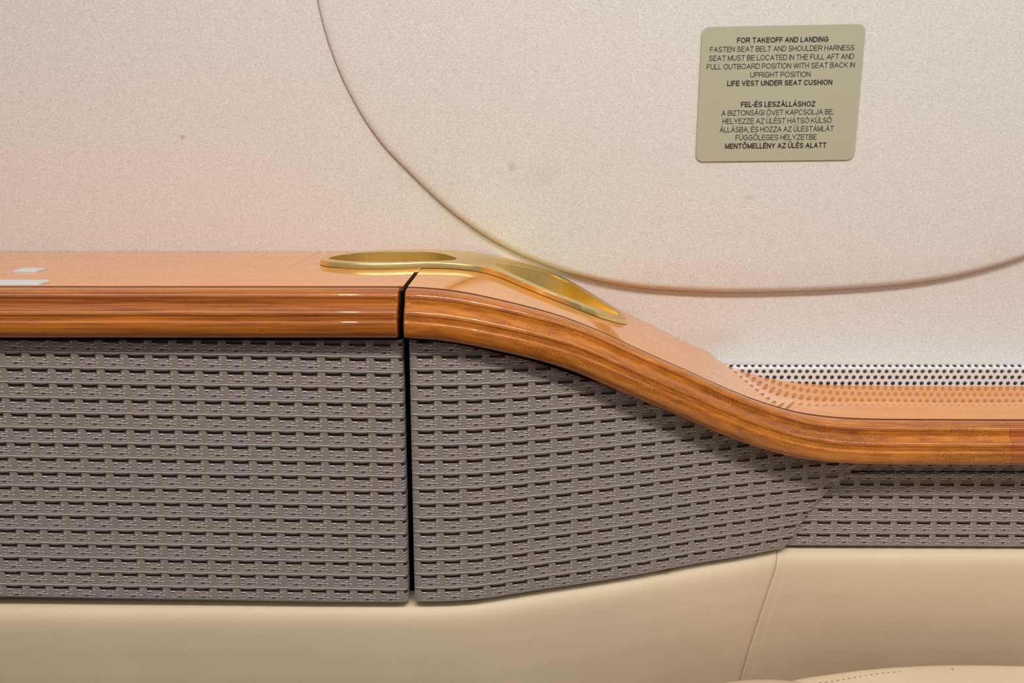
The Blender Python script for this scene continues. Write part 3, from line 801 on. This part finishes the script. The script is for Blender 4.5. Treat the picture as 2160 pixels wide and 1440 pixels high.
# ---------------------------------------------------------------- woven fabric panels
def weave_height(u, v):
    c = u % 1.0; q = (v + .5) % 1.0 - .5
    bz = np.where(c > .30, np.sin(np.pi * np.clip((c - .30) / .70, 0, 1)) ** .45, 0.0)
    w = .050 + .070 * bz; qc = q - .048 * bz
    rib = (.00045 + .00065 * bz) * np.sqrt(np.clip(1 - (qc / w) ** 2, 0, 1))
    t = (qc - w) / .19
    cav = -.0013 * bz * np.where((t > 0) & (t < 1), np.sin(np.pi * np.clip(t, 0, 1)) ** .6 * (1 - .5 * np.clip(t, 0, 1)), 0)
    rnd = .00006 * np.sin(u * 107) * np.sin(v * 63)
    return rib + cav + rnd
def edge_round(dist, r):
    d = np.clip(dist, 0, r); return r - np.sqrt(np.clip(r * r - (r - d) ** 2, 0, None))
def fabric(name_label, X, Z, D, NX, u, v, rl, rr, rb, xl, xr, zb):
    """X,Z,D,NX: arrays (rows from the top down); NX = slope dD/dx used for the outward direction"""
    back = edge_round(np.abs(X - xl), rl) if rl else 0
    if rr: back = back + edge_round(np.abs(xr - X), rr)
    back = back + edge_round(Z - zb, rb)
    h = weave_height(u, v) * smooth((Z - zb) / .0025) - back
    L = np.sqrt(1 + NX ** 2)
    P = np.stack([X + h * NX / L, D - h / L, Z], -1)
    # returns to the back at the left, right and bottom
    def col(c0, dx): q = P[:, c0:c0 + 1].copy(); q[..., 1] += .014; return q
    UVa = np.stack([u, v], -1)
    if rl: P = np.concatenate([col(0, 0), P], 1); UVa = np.concatenate([UVa[:, :1] - [.6, 0], UVa], 1)
    if rr: P = np.concatenate([P, P[:, -1:] + np.array([0, .010, 0])], 1); UVa = np.concatenate([UVa, UVa[:, -1:] + [.6, 0]], 1)
    bt = P[-1:].copy(); bt[..., 1] += .012; P = np.concatenate([P, bt], 0); UVa = np.concatenate([UVa, UVa[-1:] + [0, .12]], 0)
    nr, nc = P.shape[:2]
    o = make('fabric_panel', P.reshape(-1, 3), gridfaces(nr, nc, True), M_fabric, uv=UVa.reshape(-1, 2))
    return o
CELL = .0146
def fabric_left():
    x0, x1 = -.50, -.0652
    nx = int((x1 - x0) / .0006); xs = np.linspace(x0, x1, nx); nz = 400
    ex = np.array([-.9, -.31, -.25, -.19, -.12, -.065]); ep = np.array([1258, 1261, 1264.5, 1267.5, 1271.5, 1273.0])
    zb = np.array([at_d(1080, p, .55)[2] for p in ep]); zbx = np.interp(xs, ex, zb)
    w = np.linspace(0, 1, nz)[:, None]; ztop = -.1092
    Z = ztop * (1 - w) + zbx[None, :] * w; X = np.repeat(xs[None, :], nz, 0)
    D = np.full_like(X, .550) + edge_round(ztop - Z, .0014)
    u = (X + .2911) / CELL; v = (-.1160 - .0150 * (X + .30) - Z) / .00927
    o = fabric('', X, Z, D, np.zeros_like(X), u, v, 0, .0032, .0018, x0, x1, zbx[None, :])
    tag(o, 'taupe ribbed woven fabric panel left of the black vertical gap, below the straight moulding', 'fabric panel')
fabric_left()
DBX = np.array([-.2, -.0605, -.028, -.0073, .0204, .046, .0893, .129, .1636, .182, .30]); DBY = np.array([.55, .55, .5515, .5600 - .002, .5675, .5756, .591, .6077, .6195, .6275, .679])
GB, GDB = smoother(DBX, DBY, .010)
def d_bot(x): return np.interp(x, GB, GDB)
def z_mould_bottom(x):
    s = (z_ledge(x + .004) - z_ledge(x - .004)) / .008
    return z_ledge(x) - .0300 * np.sqrt(1 + s * s)
def fabric_mid():
    x0 = -.0611; nx, nz = 440, 400; zb = -.2768
    ws = np.linspace(0, 1, nz)[:, None]; s = np.linspace(0, 1, nx)[None, :]
    epx = [(1860, 950), (1838, 962), (1812, 984), (1778, 1020), (1745, 1050), (1716, 1082), (1694, 1116), (1678, 1142), (1662, 1158)]
    ep = np.array([at_d(a, b, .633) for a, b in epx]); order = np.argsort(ep[:, 2])
    # rows: iterate so that the top follows the underside of the moulding
    X = x0 + s * (.235 - x0) + 0 * ws
    for _ in range(6):
        zt = z_mould_bottom(X) - .0012 + .009 * smooth((X - .03) / .08); Z = zt * (1 - ws) + zb * ws
        xe = np.interp(Z, ep[order, 2], ep[order, 0]); xe = np.where(Z > ep[:, 2].max(), ep[:, 0].max(), xe)
        X = x0 + s * (xe - x0)
    wz = np.clip((Z - zb) / (z_mould_bottom(X) - zb), 0, 1.15)
    dtop = d_front(X) + (-.006 + .0070 * smooth((X + .05) / .29))
    dbx = d_bot(X)
    D = dbx * (1 - wz) + dtop * wz
    zm = z_mould_bottom(X); near = smooth((Z - (zm - .011)) / .012); D = D + .0045 * near * smooth((X - .10) / .06) + .0014 * smooth((Z - zt + .0016) / .0016)
    # a soft crease where the cloth is pulled under the moulding
    cr = np.exp(-((Z - (zm - .0135)) / .0028) ** 2) * smooth((X - .13) / .04); D = D - .0012 * cr
    NX = np.gradient(D, axis=1) / np.gradient(X, axis=1)
    gx = np.arange(-.1, .4, .0005); arc = np.concatenate([[0], np.cumsum(np.hypot(np.diff(gx), np.diff(d_bot(gx))))]); arc -= np.interp(-.0468, gx, arc)
    u = np.interp(X, gx, arc) / CELL; v = (-.1176 - Z) / .00932
    xe_b = np.repeat(X[:, -1:], nx, 1)
    o = fabric('', X, Z, D, NX, u, v, .0030, .0065, .0018, x0, xe_b, zb)
    tag(o, 'taupe ribbed fabric panel under the sweeping moulding, tapering to a slanted right edge', 'fabric panel')
    # a small brown fray hanging under its lower edge
    c = at_d(1412, 1207, .5945); V = []; F = []
    for k in range(46):
        x = c[0] + random.gauss(0, .0030); L = random.uniform(.0008, .0024) * math.exp(-((x - c[0]) / .004) ** 2) + .0005
        d = float(d_bot(x)) + random.uniform(.000, .003); z = zb + .0007; a = random.uniform(-.5, .5); b = len(V); wd = .00022
        V += [(x - wd, d, z), (x + wd, d, z), (x + a * L, d - .0002, z - L), (x, d + .0004, z)]; F += [(b, b + 1, b + 2), (b + 1, b + 3, b + 2), (b + 3, b, b + 2)]
    off = np.array(V); off[:, 2] += ZC; 
    fr = make('frayed_threads', V, F, M_slit, o, smooth_shade=False); tag(fr, 'brown frayed threads', kind='stuff')
fabric_mid()
def fabric_right():
    x0, x1 = .168, .70; nx = 700; nz = 230; d = .6375
    xs = np.linspace(x0, x1, nx); zbx = np.interp(xs, [.16, .22, .36, .8], [at_d(1080, p, d)[2] for p in (1151.5, 1152, 1154.5, 1157)])
    w = np.linspace(0, 1, nz)[:, None]; Z = -.200 * (1 - w) + zbx[None, :] * w; X = np.repeat(xs[None, :], nz, 0)
    D = np.full_like(X, d) + .0045 * np.exp(-((Z + .2214) / .0007) ** 2)
    u = (X - .2415) / .0142; v = (-.2283 - .004 * (X - .24) - Z) / .00962
    o = fabric('', X, Z, D, np.zeros_like(X), u, v, 0, 0, .0018, x0, x1, zbx[None, :])
    tag(o, 'taupe ribbed woven fabric strip at the right, under the lower straight moulding', 'fabric panel')
fabric_right()

# ---------------------------------------------------------------- tan leather lower panels
LP = np.array([(.020, -.2784), (.0085, -.2788), (.0060, -.2797), (.0042, -.2808), (.0020, -.2824), (.0004, -.2850), (-.0004, -.2890), (-.0002, -.2960), (.0012, -.310), (.0042, -.330), (.0100, -.360), (.0210, -.41), (.040, -.50)])
def lp(t):
    s = np.concatenate([[0], np.cumsum(np.linalg.norm(np.diff(LP, axis=0), axis=1))]); s /= s[-1]
    g = np.linspace(0, 1, 400); a = np.interp(g, s, LP[:, 0]); b = np.interp(g, s, LP[:, 1])
    for _ in range(30):
        a[1:-1] = .25 * a[:-2] + .5 * a[1:-1] + .25 * a[2:]; b[1:-1] = .25 * b[:-2] + .5 * b[1:-1] + .25 * b[2:]
    return np.interp(t, g, a), np.interp(t, g, b)
SEAM = np.array([at_d(a, b, .630) for a, b in ((1648, 1150), (1643, 1172), (1634, 1205), (1620, 1245), (1604, 1295), (1590, 1345), (1578, 1392), (1568, 1440), (1555, 1500))])
so = np.argsort(SEAM[:, 2])
def seam_x(z): return np.interp(z, SEAM[so, 2], SEAM[so, 0])
def lead(x): return np.minimum(d_bot(x), .634)
GL = np.arange(-.8, .8, .001); LL = lead(GL); kk = np.exp(-.5 * (np.arange(-30, 31) / 9.) ** 2); kk /= kk.sum(); LL = np.convolve(np.pad(LL, 30, mode='edge'), kk, 'valid')
def lead_s(x): return np.interp(x, GL, LL)
def leather(x0, x1, side):
    nt, nx = 120, 260; t = np.linspace(0, 1, nt) ** 1.5; off, zz = lp(t)
    Z = np.repeat(zz[:, None], nx, 1); sx = seam_x(Z)
    s = np.linspace(0, 1, nx)[None, :]
    if side == 'left':
        s = 1 - (1 - s) ** 1.6; X = x0 + s * (sx - x0); dist = sx - X; D = lead_s(X) + off[:, None] + .55 * edge_round(dist, .0035)
    else:
        s = s ** 1.8; X = sx + s * (x1 - sx); dist = X - sx; D = lead_s(X) + off[:, None] + edge_round(dist, .0016) - .0004 * smooth((dist - .0070) / .0035)
    P = np.stack([X, D, Z], -1)
    if side == 'left': P = np.concatenate([P, P[:, -1:] + np.array([0, .008, 0])], 1)
    else: P = np.concatenate([P[:, :1] + np.array([0, .008, 0]), P], 1)
    nr, nc = P.shape[:2]
    return make('leather_panel', P.reshape(-1, 3), gridfaces(nr, nc, True), M_leather)
tag(leather(-XW, 0, 'left'), 'long tan leather lower panel left of the slanting seam, below the two larger fabric panels', 'leather panel')
tag(leather(0, XW, 'right'), 'tan leather lower panel right of the slanting seam, above the seat cushion', 'leather panel')

# ---------------------------------------------------------------- seat cushion rising into the lower right corner
def seat():
    root = thing('passenger_seat', (.38, .40, -.47), 'tan leather seat cushion with a stitched edge seam in the lower right corner', 'seat')
    # crest of the cushion along its back edge, read at depth .600
    cr = np.array([at_d(a, b, .600) for a, b in ((1640, 1452), (1690, 1438), (1720, 1433), (1770, 1426), (1820, 1419.5), (1880, 1414), (1940, 1410.5), (2000, 1408.5), (2060, 1408.5), (2120, 1409.5), (2200, 1411), (2400, 1418))])
    def crest(x): return np.interp(x, cr[:, 0], cr[:, 2])
    nx, nd = 160, 60; x0, x1 = .150, .66
    xs = np.linspace(x0, x1, nx); a = np.linspace(0, 1, nd)
    rows = []
    for q in a:                       # q: 0 at the floor behind, over the crest, to the front
        if q < .35: ang = q / .35 * math.pi / 2; dd = .618 - .018 * (1 - math.cos(ang)); dz = -.10 * (1 - math.sin(ang)) ** 1.5
        else: f = (q - .35) / .65; dd = .600 - .36 * f; dz = .012 * math.sin(min(1, f * 2.2) * math.pi / 2) * 0 - .10 * max(0, f - .75) ** 1.2 - .028 * f
        side = np.clip((xs - x0) / .03, 0, 1); sz = -.12 * (1 - np.sqrt(1 - (1 - side) ** 2)) ** 1.3
        rows.append(np.stack([xs, np.full(nx, dd), crest(xs) + dz + sz], -1))
    P = np.array(rows); make('cushion', P.reshape(-1, 3), gridfaces(nd, nx, True), M_leather, root)
    # side bolster peeping out to the left of the cushion
    V = []; nu, nv = 40, 24
    c0 = at_d(1600, 1432, .585)
    for i in range(nu):
        s = i / (nu - 1); x = .1255 + .085 * s; hz = .016 * math.sin(math.pi * (.04 + s * .92)) ** .6 - .009
        for j in range(nv):
            b = math.pi * j / (nv - 1); V.append((x, .48 - .105 * -math.cos(b) , c0[2] + .0105 + (hz + .002) * math.sin(b) ** .5 - .03 * (1 - math.sin(b) ** .5)))
    o = make('side_bolster', V, gridfaces(nu, nv), M_leather, root); fix_normals(o)
    # stitches along the seam
    line = [(1690, 1446), (1720, 1441), (1745, 1438.5), (1770, 1435), (1800, 1429), (1850, 1421), (1900, 1416.5), (1950, 1413), (2000, 1411.2), (2020, 1410.8)]
    pts = []
    for px, py in line:
        best = None
        for d in np.linspace(.45, .62, 600):
            p = at_d(px, py, d)
            if d <= .600: zc = float(crest(p[0])) - .028 * (.600 - d) / .36
            else: zc = float(crest(p[0])) - .10 * (1 - math.sin(math.acos(max(0, 1 - (d - .6) / .018)))) ** 1.5 if d < .618 else -9
            e_ = abs(p[2] - zc)
            if best is None or e_ < best[0]: best = (e_, p, zc)
        pts.append(np.array([best[1][0], best[1][1], best[2]]))
    P = np.array(pts); s = np.concatenate([[0], np.cumsum(np.linalg.norm(np.diff(P, axis=0), axis=1))])
    V = []; F = []
    t = 0.0
    while t < s[-1] - .004:
        a_ = np.array([np.interp(t, s, P[:, k]) for k in range(3)]); b_ = np.array([np.interp(t + .0026, s, P[:, k]) for k in range(3)])
        dr = b_ - a_; dr /= np.linalg.norm(dr); sd = np.cross(dr, (0, 0, 1)); sd /= np.linalg.norm(sd); w = .00028; b = len(V)
        for p_, h in ((a_, -.0002), (a_ * .5 + b_ * .5, .0004), (b_, -.0002)):
            for k in (-1, 1): V.append(p_ + sd * w * k + np.array([0, 0, h]))
        F += [(b, b + 1, b + 3, b + 2), (b + 2, b + 3, b + 5, b + 4)]; t += .0040
    if V: tag(make('stitching', V, F, M_thread, root, smooth_shade=False), 'brown stitches')
seat()
